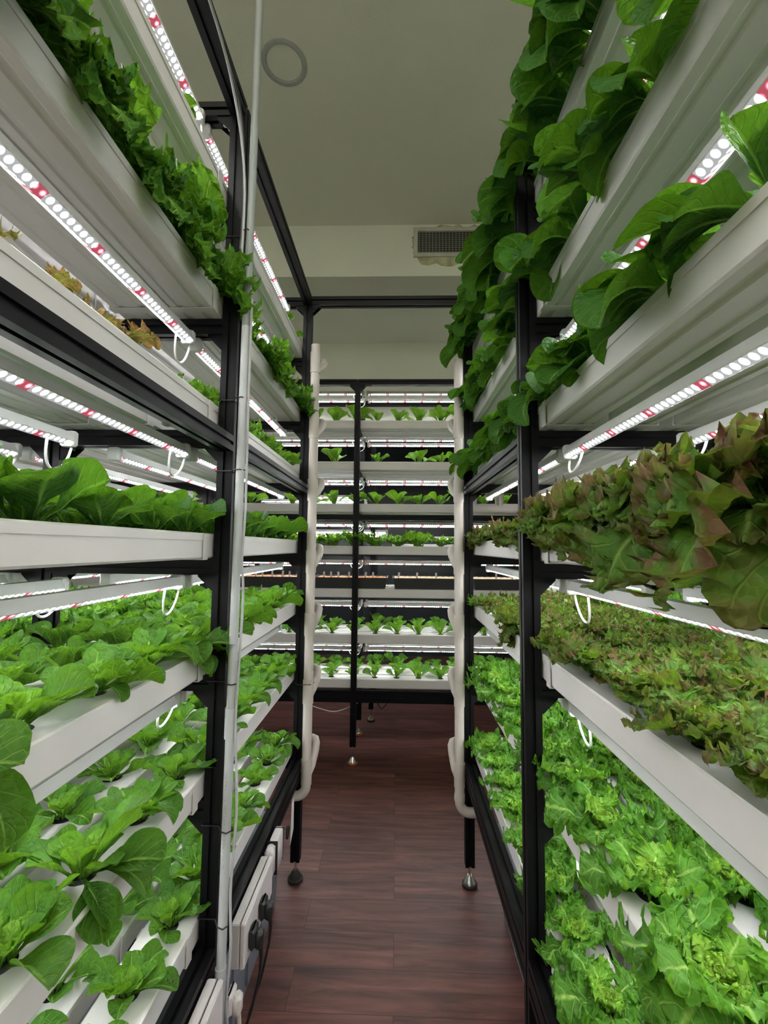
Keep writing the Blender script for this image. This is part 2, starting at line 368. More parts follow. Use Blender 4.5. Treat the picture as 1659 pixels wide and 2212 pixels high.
XL, XR, YN, YF, Y0 = -.431, .325, 1.125, 2.075, .175
CB = [1.163, .865, .560, .270, -.052, -.330, -.620, -.940]      # crossbar centre heights, top downwards
BOT = [None] + [c+.020 for c in CB[1:]]
def side_rack(sgn, xf, name):
    """sgn -1: left of the aisle, +1: right"""
    t = thing('plant_rack', 'black slotted aluminium rack frame along the %s side of the aisle' % name, 'rack')
    xs = [xf, xf+sgn*.445, xf+sgn*.885]
    def bar(part, p0, p1, prof=SP, xdir=None):
        b = MB(); b.extrude(prof, p0, p1, xdir=xdir); return link(part, b.mesh(part, M['black']), t)
    for y in (Y0, YN, YF):
        for i, x in enumerate(xs):
            bar('post', (x, y, .085), (x, y, Z(1.183)))
            foot(t, x, y, .085, dark=(sgn < 0))
        for k, c in enumerate(CB):
            for i in range(2):
                if i == 1 and k in (1, 2): continue
                a, e = xs[i]+sgn*.020, xs[i+1]-sgn*.020
                bar('crossbar', (a, y, Z(c)), (e, y, Z(c)))
                if y != Y0:
                    bracket(t, a, y, Z(c)-.02, 0 if sgn > 0 else PI)
                    if k in (3, 4, 5): bracket(t, e, y, Z(c)-.02, PI if sgn > 0 else 0)
    for i, x in enumerate(xs):
        bar('top_rail', (x, Y0+.02, Z(CB[0])), (x, YN-.02, Z(CB[0]))); bar('top_rail', (x, YN+.02, Z(CB[0])), (x, YF-.02, Z(CB[0])))
    x = xf
    if sgn < 0: bar('middle_rail', (x, Y0+.02, Z(.255)), (x, YN-.02, Z(.255)), xdir=(1,0,0))
    bar('middle_rail', (x, YN+.02, Z(.262)), (x, YF-.02, Z(.262)))
    for ya, yb in ((Y0+.02, YN-.02), (YN+.02, YF-.02)): bar('bottom_rail', (x, ya, Z(-.965)), (x, yb, Z(-.965)), SP2, (1,0,0))
    return t
rackL = side_rack(-1, XL, 'left'); rackR = side_rack(1, XR, 'right')
b = MB(); b.extrude(SP, (XL+.02, YF, Z(CB[0]+.005)), (XR-.02, YF, Z(CB[0]+.005)))
o = link('overhead_beam', b.mesh('overhead_beam', M['black'])); tag(o, 'black beam overhead joining the two side racks at their far end', 'beam')
bracket(o, XL+.02, YF, Z(CB[0]-.015), 0); bracket(o, XR-.02, YF, Z(CB[0]-.015), PI)

# cross rack at the end of the aisle
YB, YBR = 3.145, 3.62
BTOP = [None, .903, .604, .303, .006, -.292, -.603, -.904]; BBOT = [None]+[z-.060 for z in BTOP[1:]]
bk = thing('plant_rack', 'black slotted aluminium rack standing across the end of the aisle', 'rack')
def bbar(part, p0, p1, prof=SP, xdir=None, par=None):
    b = MB(); b.extrude(prof, p0, p1, xdir=xdir); return link(part, b.mesh(part, M['black']), par or bk)
BXS = (-1.74, -.285, 1.17)
for x in BXS:
    for y in (YB, YBR): bbar('post', (x, y, .115), (x, y, Z(1.19))); foot(bk, x, y, .115, amber=True)
    for z in [1.17]+[q-.02 for q in BBOT[1:]]: bbar('crossbar', (x, YB+.02, Z(z)), (x, YBR-.02, Z(z)))
for a, e in ((BXS[0], BXS[1]), (BXS[1], BXS[2])):
    for y in (YB, YBR):
        for z in (1.17, .205): bbar('rail', (a+.02, y, Z(z)), (e-.02, y, Z(z)))
        bbar('rail', (a+.02, y, Z(-1.005)), (e-.02, y, Z(-1.005)), SP2, (0,1,0))
    bracket(bk, a+.02, YB, Z(1.15), 0); bracket(bk, e-.02, YB, Z(1.15), PI)

# ------------------------------------------------------------------ growing channels
PITCHY = .155
CHW = .108
def channel_meshes(length, holes):
    """body, lid with real round holes, end cap; runs along +y from 0, x centred, z 0 at the underside"""
    w = CHW/2; h = .060
    prof = [(-w+.004, 0), (-.034, 0), (-.030, .003), (-.020, .003), (-.016, 0), (.016, 0), (.020, .003), (.030, .003), (.034, 0), (w-.004, 0), (w-.001, .004), (w-.001, .046), (w-.004, .046), (-w+.004, .046), (-w+.001, .046), (-w+.001, .004)]
    body = MB()
    n = len(prof); vs = [(x, 0, z) for x, z in prof]+[(x, length, z) for x, z in prof]
    body.add(vs, [(i, n+i, n+(i+1) % n, (i+1) % n) for i in range(n) if i not in (12, 13, 11)])
    lid = MB(); zt = h; W2 = w+.001
    for s in (-1, 1):
        x0, x1 = (s*W2, s*(W2-.003)); zb = .043
        q = [(x0,0,zb),(x0,length,zb),(x0,length,zt-.003),(x0,0,zt-.003),(x0-s*.003,0,zt),(x0-s*.003,length,zt),(x1,0,zb),(x1,length,zb)]
        lid.add(q, [(0,1,2,3) if s > 0 else (3,2,1,0), (3,2,5,4) if s > 0 else (4,5,2,3), (0,6,7,1) if s > 0 else (1,7,6,0)])
    ys = sorted(holes); edges = [0.0]; wi = W2-.003; R_ = .022; NS = 16
    cuts = []
    for y in ys: cuts.append((y-.045, y+.045, y))
    cur = 0.
    for a, e, y in cuts:
        if a > cur+1e-4: lid.add([(-wi,cur,zt),(wi,cur,zt),(wi,a,zt),(-wi,a,zt)], [(0,1,2,3)])
        circ = []; sq = []
        for k in range(NS):
            an = 2*PI*(k+.5)/NS; cx, cy_ = math.cos(an), math.sin(an)
            circ.append((R_*cx, y+R_*cy_, zt)); m_ = max(abs(cx)/1., abs(cy_)/1.)
            sq.append((wi*cx/m_, y+.045*cy_/m_, zt))
        # exact corners for the square ring
        low = [(x_*1., y_, zt-.014) for x_, y_, _ in circ]
        lid.add(circ+sq+low, [(k, NS+k, NS+(k+1) % NS, (k+1) % NS) for k in range(NS)]+[(k, (k+1) % NS, 2*NS+(k+1) % NS, 2*NS+k) for k in range(NS)])
        for sx_, sy_ in ((1,1),(-1,1),(-1,-1),(1,-1)):
            pts = [p for p in sq if (p[0]*sx_ > 0 and (p[1]-y)*sy_ > 0)]
            pa = [p for p in pts if abs(abs(p[0])-wi) < 1e-6]; pb = [p for p in pts if abs(abs(p[1]-y)-.045) < 1e-6]
            if pa and pb:
                A_ = max(pa, key=lambda p: abs(p[1]-y)); B_ = max(pb, key=lambda p: abs(p[0]))
                lid.add([A_, (wi*sx_, y+.045*sy_, zt), B_], [(0,1,2) if sx_*sy_ > 0 else (2,1,0)])
        cur = e
    if cur < length: lid.add([(-wi,cur,zt),(wi,cur,zt),(wi,length,zt),(-wi,length,zt)], [(0,1,2,3)])
    cap = MB(); cap.bevbox(-w-.003, w+.003, -.004, .012, -.002, h+.002, .002)
    sl = MB()
    for s in (-1, 1): sl.box(s*(w+.0035) if s < 0 else w+.0012, -w-.0012 if s < 0 else w+.0035, -.012, .012, -.0015, h-.002)
    sl.box(-w-.0035, w+.0035, -.012, .012, -.003, -.001)
    return body.mesh('channel_body', M['white']), lid.mesh('channel_lid', M['white']), cap.mesh('channel_cap', M['white']), sl.mesh('joint_sleeve', M['white'])
CY0, CY1 = .12, 2.115
SY = [2.005-PITCHY*k for k in range(11)]                       # plant positions, far end first
CHM = {}
def put_channel(kind, root_loc, rotz, label, group, length, holes, sleeve=None):
    key = (kind, round(length, 3))
    if key not in CHM: CHM[key] = channel_meshes(length, holes)
    bm_, lm, cm, sm = CHM[key]
    t = thing('growing_channel', label, 'growing channel', root_loc, group); t.rotation_euler = (0, 0, rotz)
    link('body', bm_, t); link('lid', lm, t); link('end_cap', cm, t); link('end_cap', cm, t, (0, length-.008, 0))
    if sleeve: link('joint_sleeve', sm, t, (0, sleeve, 0))
    return t
def chx(sgn, xf, j):            # centre x of channel j (0 next to the aisle)
    base = xf+sgn*(.0205+CHW/2+.003)
    return base+sgn*(.1465*j + (.024 if j >= 3 else 0))
ROWN = ['row beside the aisle', 'second row from the aisle', 'third row from the aisle', 'fourth row from the aisle', 'fifth row from the aisle', 'sixth row from the aisle']
for sgn, xf, nm in ((-1, XL, 'left'), (1, XR, 'right')):
    for k in range(1, 8):
        nch = 6 if k in (3, 4, 5) else 3
        for j in range(nch):
            put_channel('side', (chx(sgn, xf, j), CY0, Z(BOT[k])+.001), 0,
                'white hydroponic channel, %s tier of %s rack, %s' % (TIER[k], nm, ROWN[j].replace(' from the aisle', ' in').replace('row beside the aisle', 'aisle-side row')),
                'white channels on the %s rack' % nm, CY1-CY0, [y-CY0 for y in SY], 1.105-.045-CY0)
BX0, BX1 = -2.25, 1.95
BXP = [BX1-.12-.152*k for k in range(26)]
BYC = [3.222, 3.372, 3.522]
for k in range(1, 8):
    for j, y in enumerate(BYC):
        put_channel('back', (BX0, y, Z(BBOT[k])+.001), -PI/2,
            'white hydroponic channel, %s tier of cross rack, %s row' % (TIER[k], ('front', 'centre', 'rear')[j]),
            'white channels on the cross rack', BX1-BX0, [x-BX0 for x in BXP][::-1])

# ------------------------------------------------------------------ LED bars
def bar_meshes(length, axis):
    """bar from 0 to length along +y (or x), hung by its top at z 0"""
    h = MB(); prof = [(-.010, 0), (.010, 0), (.0165, -.019), (.0155, -.0205), (.0135, -.0165), (-.0135, -.0165), (-.0155, -.0205), (-.0165, -.019)]
    if axis == 'y': h.extrude([(x, -z) for x, z in prof], (0, 0, 0), (0, length, 0), xdir=(1,0,0))
    else: h.extrude([(x, z) for x, z in prof], (0, 0, 0), (length, 0, 0), xdir=(0,1,0))
    e = MB(); W_ = .0142; z = -.0185; zm = -.0285
    if axis == 'y': e.add([(-W_, .008, z), (0, .008, zm), (W_, .008, z), (W_, length-.008, z), (0, length-.008, zm), (-W_, length-.008, z)], [(5,4,1,0), (4,3,2,1)])
    else: e.add([(.008, -W_, z), (.008, 0, zm), (.008, W_, z), (length-.008, W_, z), (length-.008, 0, zm), (length-.008, -W_, z)], [(0,1,4,5), (1,2,3,4)])
    c = MB()
    if axis == 'y': c.bevbox(-.016, .016, -.016, .004, -.031, .004, .004)
    else: c.bevbox(-.016, .004, -.016, .016, -.031, .004, .004)
    return h.mesh('led_housing', M['housing']), e.mesh('led_diodes', M['led_y' if axis == 'y' else 'led_x']), c.mesh('led_cap', M['housing'], True)
LBM = {}
def led_bar(loc, length, axis, label, group, cord=None):
    key = (round(length, 3), axis)
    if key not in LBM: LBM[key] = bar_meshes(length, axis)
    a, e, c = LBM[key]
    t = thing('led_grow_light', label, 'grow light', loc, group)
    link('housing', a, t); link('diode_strip', e, t); link('end_cap', c, t)
    q = link('end_cap', c, t, (0, length, 0) if axis == 'y' else (length, 0, 0)); q.rotation_euler = (0, 0, PI)
    if cord:
        dy, drop, sx_ = cord; b = MB(); pts = []
        for i in range(17):
            f = i/16; pts.append((sx_*math.sin(f*PI)*.012+.004, length+.012-dy*.5+dy*math.sin((f-.5)*PI)*.5+.0*f, -.012-drop*math.sin(f*PI)**.75) if axis == 'y' else
                                 (length+.012-dy*.5+dy*math.sin((f-.5)*PI)*.5, sx_*.012*math.sin(f*PI), -.012-drop*math.sin(f*PI)**.75))
        b.tube(pts, .0027, 7); link('cord', b.mesh('cord', M['cord'], True), t)
    return t
rl = random.Random(11)
LN = ['nearest the aisle', 'second from the aisle', 'third from the aisle', 'fourth from the aisle']
for sgn, xf, nm in ((-1, XL, 'left'), (1, XR, 'right')):
    for k in range(0, 7):
        offs = (.100, .300) + ((.530, .730) if k in (3, 4) else ())
        if sgn > 0: offs = tuple(o_-.008 for o_ in offs)
        zt = Z(CB[k])-.0205
        for j, d in enumerate(offs):
            for bay, (ya, yb) in enumerate(((.205, 1.085), (1.14, 2.045))):
                sh = .0 if j == 0 else (-.12 if j == 1 and bay == 0 else 0)
                led_bar((xf+sgn*d, ya+sh, zt-.003), yb-ya, 'y', 'white LED bar above %s tier of %s rack, %s bay, %s' % (TIER[k+1], nm, ('near', 'far')[bay], LN[j]),
                        'LED bars of the %s rack' % nm, (.060+.02*rl.random(), .05+.03*rl.random(), rl.choice((-1, 1))) if bay == 0 else None)
for k in range(0, 7):
    zt = Z(1.15 if k == 0 else BBOT[k]-.040)-.003
    if k == 3: zt = Z(.185)-.003
    for j, y in enumerate((3.265, 3.425)):
        for s, (xa, xb) in enumerate(((-1.70, -.265), (-.215, 1.16))):
            led_bar((xa, y, zt-(.0 if j == 0 else .002)), xb-xa, 'x', 'white LED bar above %s tier of cross rack, %s side, %s' % (TIER[k+1], ('left', 'right')[s], ('front', 'rear')[j]),
                    'LED bars of the cross rack', (.08, .05, 1) if s == 0 else None)

# ------------------------------------------------------------------ white pipes
def arc(c, r, a0, a1, ax, ay, n=8):
    c = Vector(c); ax = Vector(ax); ay = Vector(ay)
    return [c+ax*(r*math.cos(a0+(a1-a0)*i/n))+ay*(r*math.sin(a0+(a1-a0)*i/n)) for i in range(n+1)]
for sgn, x, ztop, zb, nm in ((-1, -.384, .935, -1.075, 'left'), (1, .277, .862, -1.125, 'right')):
    yp = 2.030; R_ = .0205
    t = thing('drain_pipe', 'white upright drain pipe at the far post of the %s rack' % nm, 'pipe', (x, yp, 0))
    b = MB(); pts = [(0, 0, Z(ztop)), (0, 0, Z(zb)+.05)] + [tuple(p) for p in arc((sgn*.045, 0, Z(zb)+.045), .045, PI, 1.5*PI, (sgn, 0, 0), (0, 0, 1))][1:] + [(sgn*.10, 0, Z(zb))]
    b.tube(pts, R_, 20); link('pipe', b.mesh('drain_pipe', M['cream'], True), t)
    b = MB(); b.tube([(0, 0, Z(zb)+.05), (0, 0, Z(zb)+.075)], R_+.0025, 20)
    link('coupling', b.mesh('coupling', M['cream'], True), t)
    for k in range(1, 8):
        zc_ = BOT[k]-.030 if k < 7 else BOT[k]-.045
        if zc_+.05 < ztop:
            b = MB(); b.tube([(0, 0, Z(zc_)-.055), (0, 0, Z(zc_)+.045)], R_+.0028, 20); link('coupling', b.mesh('coupling', M['cream'], True), t)
            b = MB(); q = -sgn
            # outlet pipe from the channel ends round to the coupling
            b.tube([(sgn*.30, .145, Z(BOT[k])+.03-Z(0)+H0), (q*.0, .145, Z(BOT[k])+.03), (q*.012, .14, Z(BOT[k])+.028), (q*.019, .125, Z(BOT[k])+.018), (q*.019, .10, Z(BOT[k])-.005), (q*.012, .05, Z(zc_)-.005), (0, .012, Z(zc_)-.03)], .018, 14)
            link('outlet', b.mesh('outlet', M['cream'], True), t)
    b = MB(); b.lathe([(R_-.003, 0), (R_-.003, .0006)], (0, 0, Z(ztop)+.0002), 20); link('open_end', b.mesh('open_end', M['ventdark']), t)
    for zz in (.62, -.60) if sgn < 0 else ():
        b = MB(); b.tube([(.023, .0, Z(zz)), (.012, -.022, Z(zz)), (-.045, -.0235, Z(zz)), (-.070, .02, Z(zz)), (-.072, .07, Z(zz)), (0, .068, Z(zz)), (.022, .02, Z(zz))], .0018, 6, closed=True)
        link('cable_tie', b.mesh('cable_tie', M['black_plastic'], True), t)

# manifold with upright stubs behind the right rack
t = thing('drain_manifold', 'white horizontal drain pipe with upright stubs behind the right rack', 'pipe', (0, 0, 0))
b = MB(); b.tube([(.31, 2.24, Z(.195)), (1.1, 2.24, Z(.195))], .024, 16); link('header', b.mesh('manifold', M['cream'], True), t)
for x in (.375, .505, .64):
    b = MB(); b.tube([(x, 2.24, Z(.20)), (x, 2.24, Z(.60))], .021, 16); link('stub', b.mesh('stub', M['cream'], True), t)

# conduit strapped to the near left post
cx, cyy = -.3865, 1.088
t = thing('conduit', 'tall thin grey conduit strapped to the near left post up to the ceiling', 'pipe', (cx, cyy, 0))
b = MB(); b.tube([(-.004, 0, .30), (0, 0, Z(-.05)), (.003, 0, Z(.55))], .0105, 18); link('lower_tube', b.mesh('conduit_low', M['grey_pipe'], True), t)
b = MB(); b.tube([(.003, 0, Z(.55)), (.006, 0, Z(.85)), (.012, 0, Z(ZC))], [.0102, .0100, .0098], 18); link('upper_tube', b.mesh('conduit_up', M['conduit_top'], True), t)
b = MB(); b.tube([(-.002, 0, Z(-.45)), (-.002, 0, Z(-.38))], .0125, 18); link('coupling', b.mesh('coupling', M['grey_pipe'], True), t)
b = MB(); b.tube([(-.004, 0, Z(-.98)), (-.004, 0, Z(-.95))], .0125, 18); link('coupling', b.mesh('coupling', M['grey_pipe'], True), t)
b = MB(); rk = random.Random(2)
for q in range(26):
    z_ = Z(-.52)-q*.0085
    if q in (6, 7, 15): continue
    b.box(-.0045, -.0045+rk.choice((.0022, .0035, .0035)), -.0113, -.0108, z_, z_+rk.choice((.0012, .004, .0055)))
link('printed_marks', b.mesh('printed_marks', M['grey_cord']), t)['label'] = 'small dark print along the conduit'
for zz in (.80, .365, .185, -.325, -.655, -.86):
    b = MB(); b.tube([(.013, .0, Z(zz)), (.002, -.0135, Z(zz)), (-.012, -.008, Z(zz)), (-.026, .0135, Z(zz)), (-.066, .0135, Z(zz)), (-.066, .06, Z(zz)), (-.023, .06, Z(zz)), (-.0225, .03, Z(zz)), (.004, .013, Z(zz))], .0016, 6, closed=True)
    link('cable_tie', b.mesh('cable_tie', M['black_plastic'], True), t)
def cable(name, label, pts, r, m_, cat='cable'):
    # smooth through the points
    P = [Vector(p) for p in pts]; Q = []
    for i in range(len(P)-1):
        p0 = P[max(i-1, 0)]; p1 = P[i]; p2 = P[i+1]; p3 = P[min(i+2, len(P)-1)]
        for k in range(6):
            f = k/6; Q.append(.5*((2*p1)+(p2-p0)*f+(2*p0-5*p1+4*p2-p3)*f*f+(3*p1-p0-3*p2+p3)*f**3))
    Q.append(P[-1]); b = MB(); b.tube(Q, r, 8); o = link(name, b.mesh(name, m_, True)); tag(o, label, cat); return o
cable('power_cable', 'thin grey cable running down beside the conduit on the near left post',
      [(-.369,1.083,Z(.62)),(-.370,1.085,Z(.35)),(-.368,1.084,Z(.1)),(-.371,1.080,Z(-.03)),(-.364,1.077,Z(-.12)),(-.371,1.082,Z(-.3)),(-.374,1.083,Z(-.42)),(-.362,1.075,Z(-.6)),(-.372,1.082,Z(-.78)),(-.366,1.078,Z(-.9)),(-.374,1.084,Z(-1.02)),(-.372,1.10,Z(-1.10))], .0032, M['grey_cord'])
cable('power_cable', 'black cable tied along the top rail down to the near left post', [(-.404,.30,Z(1.17)),(-.402,.6,Z(1.16)),(-.405,.85,Z(1.155)),(-.402,1.02,Z(1.12)),(-.399,1.075,Z(.98)),(-.402,1.083,Z(.75))], .0036, M['black_plastic'])
cable('power_cable', 'white cable tied along the top rail down to the near left post', [(-.425,.25,Z(1.137)),(-.405,.6,Z(1.137)),(-.398,.85,Z(1.13)),(-.399,1.00,Z(1.08)),(-.394,1.070,Z(.93)),(-.399,1.082,Z(.70))], .0033, M['grey_cord'])

# ------------------------------------------------------------------ things low on the left: sockets, plugs, tubs
def socket_box(y0, y1, label, second):
    t = thing('socket_box', label, 'socket', (-.392, y0, Z(-1.0)), 'white socket boxes on the left bottom rail'); L_ = y1-y0
    b = MB(); b.bevbox(-.017, .006, 0, L_, -.055, .052, .003); link('back_shell', b.mesh('socket_back', M['box']), t)
    b = MB(); b.bevbox(.0065, .020, 0, L_, -.055, .052, .003); link('front_shell', b.mesh('socket_front', M['box']), t)
    b = MB(); n = 24; b.add([(-.006+r*math.cos(2*PI*k/n), .05+r*2.0*math.sin(2*PI*k/n), .0523) for r in (.0062, .0056) for k in range(n)], [(k, (k+1) % n, n+(k+1) % n, n+k) for k in range(n)])
    link('round_mark', b.mesh('round_mark', M['grey_cord']), t)
    b = MB(); b.box(.0063, .0068, .002, L_-.002, -.05, .0525); link('seam', b.mesh('seam', M['ink']), t)
    return t
socket_box(.74, 1.06, 'white socket box on the left bottom rail, nearest the viewer', False)
socket_box(1.20, 1.455, 'white socket box on the left bottom rail with two black plugs', True)
def plug(y, z, label, m_, x=-.371):
    t = thing('power_plug', label, 'plug', (x, y, Z(z)))
    b = MB(); b.bevbox(0, .016, -.022, .022, -.026, .022, .006); b.bevbox(.012, .034, -.014, .014, -.030, .012, .006); link('plug_body', b.mesh('plug', m_, True), t)
    b = MB(); b.tube([(.026, 0, -.022), (.029, 0, -.05), (.024, .01, -.10), (.002, .02, -.2), (-.03, .02, -.3)], [.006, .005, .0035, .0035, .0035], 8); link('cord', b.mesh('plug_cord', m_, True), t)
    return t
plug(1.33, -1.00, 'black power plug in the far side of the white socket box', M['black_plastic']); plug(1.245, -1.005, 'black power plug in the near side of the white socket box', M['black_plastic'])
plug(.83, -1.015, 'black power plug in the nearest white socket box', M['black_plastic'])
plug(1.125, -1.05, 'white power plug hanging between the two socket boxes', M['box'], -.385)
t = thing('power_adapter', 'small white power adapter held by black straps beyond the socket box', 'adapter', (-.392, 1.475, Z(-.985)))
b = MB(); b.bevbox(-.015, .012, 0, .045, -.05, .034, .006); link('near_block', b.mesh('adapter', M['box'], True), t)
b = MB(); b.bevbox(-.013, .016, .048, .13, -.06, .037, .004); link('case', b.mesh('adapter2', M['box'], True), t)
for y in (.044, .118): b = MB(); b.box(-.0165, .0175, y, y+.003, -.062, .0385); link('strap', b.mesh('strap', M['black_plastic']), t)
def tub(x0, x1, y0, y1, label):
    t = thing('water_tank', label, 'tank', ((x0+x1)/2, (y0+y1)/2, 0)); hx, hy = (x1-x0)/2, (y1-y0)/2
    b = MB(); vs = []
    for i, (s, z) in enumerate(((.965, .0), (.97, .02), (1, .32))): vs += [(-hx*s, -hy*s, z), (hx*s, -hy*s, z), (hx*s, hy*s, z), (-hx*s, hy*s, z)]
    b.add(vs, [(3,2,1,0)]+[(k*4+i, k*4+(i+1) % 4, k*4+4+(i+1) % 4, k*4+4+i) for k in range(2) for i in range(4)])
    for y in np.linspace(-hy*.85, hy*.85, 9):
        for s in (-1, 1): b.box(s*hx*.99-.006, s*hx*.99+.006, y-.01, y+.01, .03, .315)
    link('shell', b.mesh('tub', M['tub']), t)
    b = MB(); b.bevbox(-hx-.012, hx+.012, -hy-.012, hy+.012, .318, .345, .006); link('lid', b.mesh('tub_lid', M['tub']), t)
tub(-.86, -.475, .62, 1.96, 'blue-grey plastic water tank on the floor under the left rack')
tub(.43, .74, .70, 1.93, 'blue-grey plastic water tank on the floor under the right rack')
b = MB(); b.bevbox(.398, .404, 1.02, 1.47, Z(-1.40), Z(-1.10), .002); o = link('board', b.mesh('board', M['box'])); tag(o, 'white flat board standing in front of the right water tank', 'board')
t = thing('hanging_tag', 'white paper tag with a black clip on the left bottom rail', 'tag', (-.403, 1.86, Z(-.99)))
b = MB(); b.add([(0,-.02,-.01),(0,.02,-.01),(0,.02,-.13),(0,-.03,-.16),(.001,-.02,-.01),(.001,.02,-.01),(.001,.02,-.13),(.001,-.03,-.16)], [(3,2,1,0),(4,5,6,7),(0,1,5,4),(1,2,6,5),(2,3,7,6),(3,0,4,7)]); link('paper', b.mesh('paper', M['tagwhite']), t)
b = MB(); b.tube([(.004,.012*math.cos(a),-.04+.02*math.sin(a)-.02) for a in np.linspace(0, 2*PI, 15)[:-1]], .004, 8, closed=True); o = link('clip', b.mesh('clip', M['black_plastic'], True), t, (.006, -.12, 0))

# cables under the cross rack
cable('power_cable', 'white cable drooping under the cross rack beside the left pipe', [(-.62,3.10,Z(-1.04)),(-.50,3.1,Z(-1.08)),(-.40,3.1,Z(-1.095)),(-.3,3.18,Z(-1.085)),(-.23,3.3,Z(-1.08))], .0032, M['cord'])
cable('power_cable', 'black cable looping under the cross rack right of its post', [(-.20,3.45,Z(-1.04)),(-.14,3.45,Z(-1.14)),(-.10,3.45,Z(-1.19)),(-.04,3.45,Z(-1.12)),(.0,3.42,Z(-1.04))], .004, M['black_plastic'])
b = MB()
for k in range(5):
    for s in (-1, 1):
        a = .05+.006*k; pts = [(s*a*(1-math.cos(q))*.55, .003*k, .022*math.sin(q)*(1+.1*k)+s*.25*a*(1-math.cos(q))*.4) for q in np.linspace(0, 2*PI, 17)[:-1]]
        b.tube(pts, .0026, 6, closed=True)
b.tube([(0,-.006,-.012),(0,-.006,.012)], .006, 8)
o = link('coiled_cable', b.mesh('coil', M['grey_cord'], True), None, (-.165, 3.30, Z(-1.075))); tag(o, 'coiled grey cable tied in a bow under the cross rack', 'cable')

# ------------------------------------------------------------------ seedling trays with labels
rt_ = random.Random(5)
TR = [(-1.16, -.63, 'soil', [533, 552, 567, 588, 609, 625, 642], 'black seedling tray of orange soil left of the upright left pipe'),
      (-.60, -.06, 'soil', [699, 715, 731, 754, 789, 805], 'black seedling tray of orange soil behind the cross rack post'),
      (-.03, .50, 'substrate', [860, 900, 942], 'black seedling tray of pale cubes left of the upright right pipe'),
      (.53, 1.06, 'substrate', [1071, 1106], 'black seedling tray of pale cubes right of the upright right pipe')]
for x0, x1, sm, tags_, lab in TR:
    t = thing('seedling_tray', lab, 'seedling tray', ((x0+x1)/2, 3.322, Z(BTOP[5])+.002)); hx = (x1-x0)/2-.005; hy = .135
    b = MB(); vs = []
    for s, z in ((.94, 0), (.99, .066), (1.015, .066), (1.015, .076), (.985, .076), (.97, .060)): vs += [(-hx*s, -hy*s, z), (hx*s, -hy*s, z), (hx*s, hy*s, z), (-hx*s, hy*s, z)]
    b.add(vs, [(3,2,1,0)]+[(k*4+i, k*4+(i+1) % 4, k*4+4+(i+1) % 4, k*4+4+i) for k in range(5) for i in range(4)])
    link('tray', b.mesh('tray', M['black_plastic']), t)
    b = MB(); nx, ny = 24, 10; g = [[(-hx*.96+2*hx*.96*i/nx, -hy*.95+2*hy*.95*j/ny, .064+(.008*rt_.random() if sm == 'soil' else .010*((i+j) % 2))) for i in range(nx+1)] for j in range(ny+1)]
    b.add([p for r in g for p in r], [(j*(nx+1)+i, j*(nx+1)+i+1, (j+1)*(nx+1)+i+1, (j+1)*(nx+1)+i) for j in range(ny) for i in range(nx)])
    link('soil' if sm == 'soil' else 'growing_cubes', b.mesh('soil', M[sm]), t)
    for px in tags_:
        d = fwd + rt*((px-829.5)/FPX) - up*((1248-1106)/FPX); k_ = 3.22/d.y; X = d.x*k_
        if sm == 'soil' and rt_.random() < .3: zz = .004
        else: zz = 0
        g_ = thing('plant_label', 'slim white plant label stuck upright in a seedling tray', 'plant label', (X, 3.22, Z(BTOP[5])+.060), 'white plant labels in the seedling trays')
        g_.rotation_euler = (rt_.uniform(-.15, .05), rt_.uniform(-.1, .14), rt_.uniform(-.15, .15))
        b = MB(); b.add([(-.0055,-.0006,0),(.0055,-.0006,0),(.0065,-.0006,.055+zz),(-.0065,-.0006,.055+zz),(-.0055,.0006,0),(.0055,.0006,0),(.0065,.0006,.055+zz),(-.0065,.0006,.055+zz)],
            [(0,1,2,3),(7,6,5,4),(0,4,5,1),(1,5,6,2),(2,6,7,3),(3,7,4,0)]); link('blade', b.mesh('blade', M['tagwhite']), g_)
        b = MB()
        for q in range(7): b.box(-.0022, .0022*rt_.random()+.0005, -.0009, -.0007, .012+q*.0055, .0150+q*.0055)
        link('handwriting', b.mesh('handwriting', M['ink']), g_)

# ------------------------------------------------------------------ a further rack in the dark behind
br = thing('plant_rack', 'dark rack with small LED rows in the shadow behind the cross rack', 'rack')
for x in (-2.3, -1.2, -.205, .9, 1.9): bbar('post', (x, 3.90, .1), (x, 3.90, Z(.9)), par=br); bbar('post', (x, 4.40, .1), (x, 4.40, Z(.9)), par=br)
for x in (-2.3, -1.2, -.205, .9, 1.9):
    for y in (3.90, 4.40): foot(br, x, y, .1)
for z in (.55, .25, -.06, -.36, -.66): bbar('rail', (-2.28, 3.90, Z(z)), (1.88, 3.90, Z(z)), par=br); 
for z in (.28, -.03):
    b = MB(); b.bevbox(-.04, 1.88, 3.93, 4.05, Z(z), Z(z)+.06, .004); link('shelf_channel', b.mesh('far_channel', M['white']), br)
    b = MB(); b.bevbox(-2.28, -.25, 3.93, 4.05, Z(z)-.02, Z(z)+.03, .004); link('shelf_channel', b.mesh('far_channel', M['black_plastic']), br)
n_ = 0
for z, xa, xb in ((.47, -.95, -.30), (.43, -1.25, -.30), (.155, -1.1, -.1), (.12, -1.1, -.1), (-.15, -2.0, -.9), (.10, .0, .95)):
    for q in range(2 if z > .11 else 1):
        led_bar((xa, 4.10+.18*q, Z(z)), xb-xa, 'x', 'small distant LED bar in the dark behind the cross rack, %s' % (['near its top left', 'top left, farther in', 'below the top pair', 'top pair, farther in', 'middle left', 'middle left, farther in', 'just under the middle', 'under the middle, farther in', 'far left low', 'far left low, farther in', 'right part', ''][n_]), 'distant LED bars'); n_ += 1

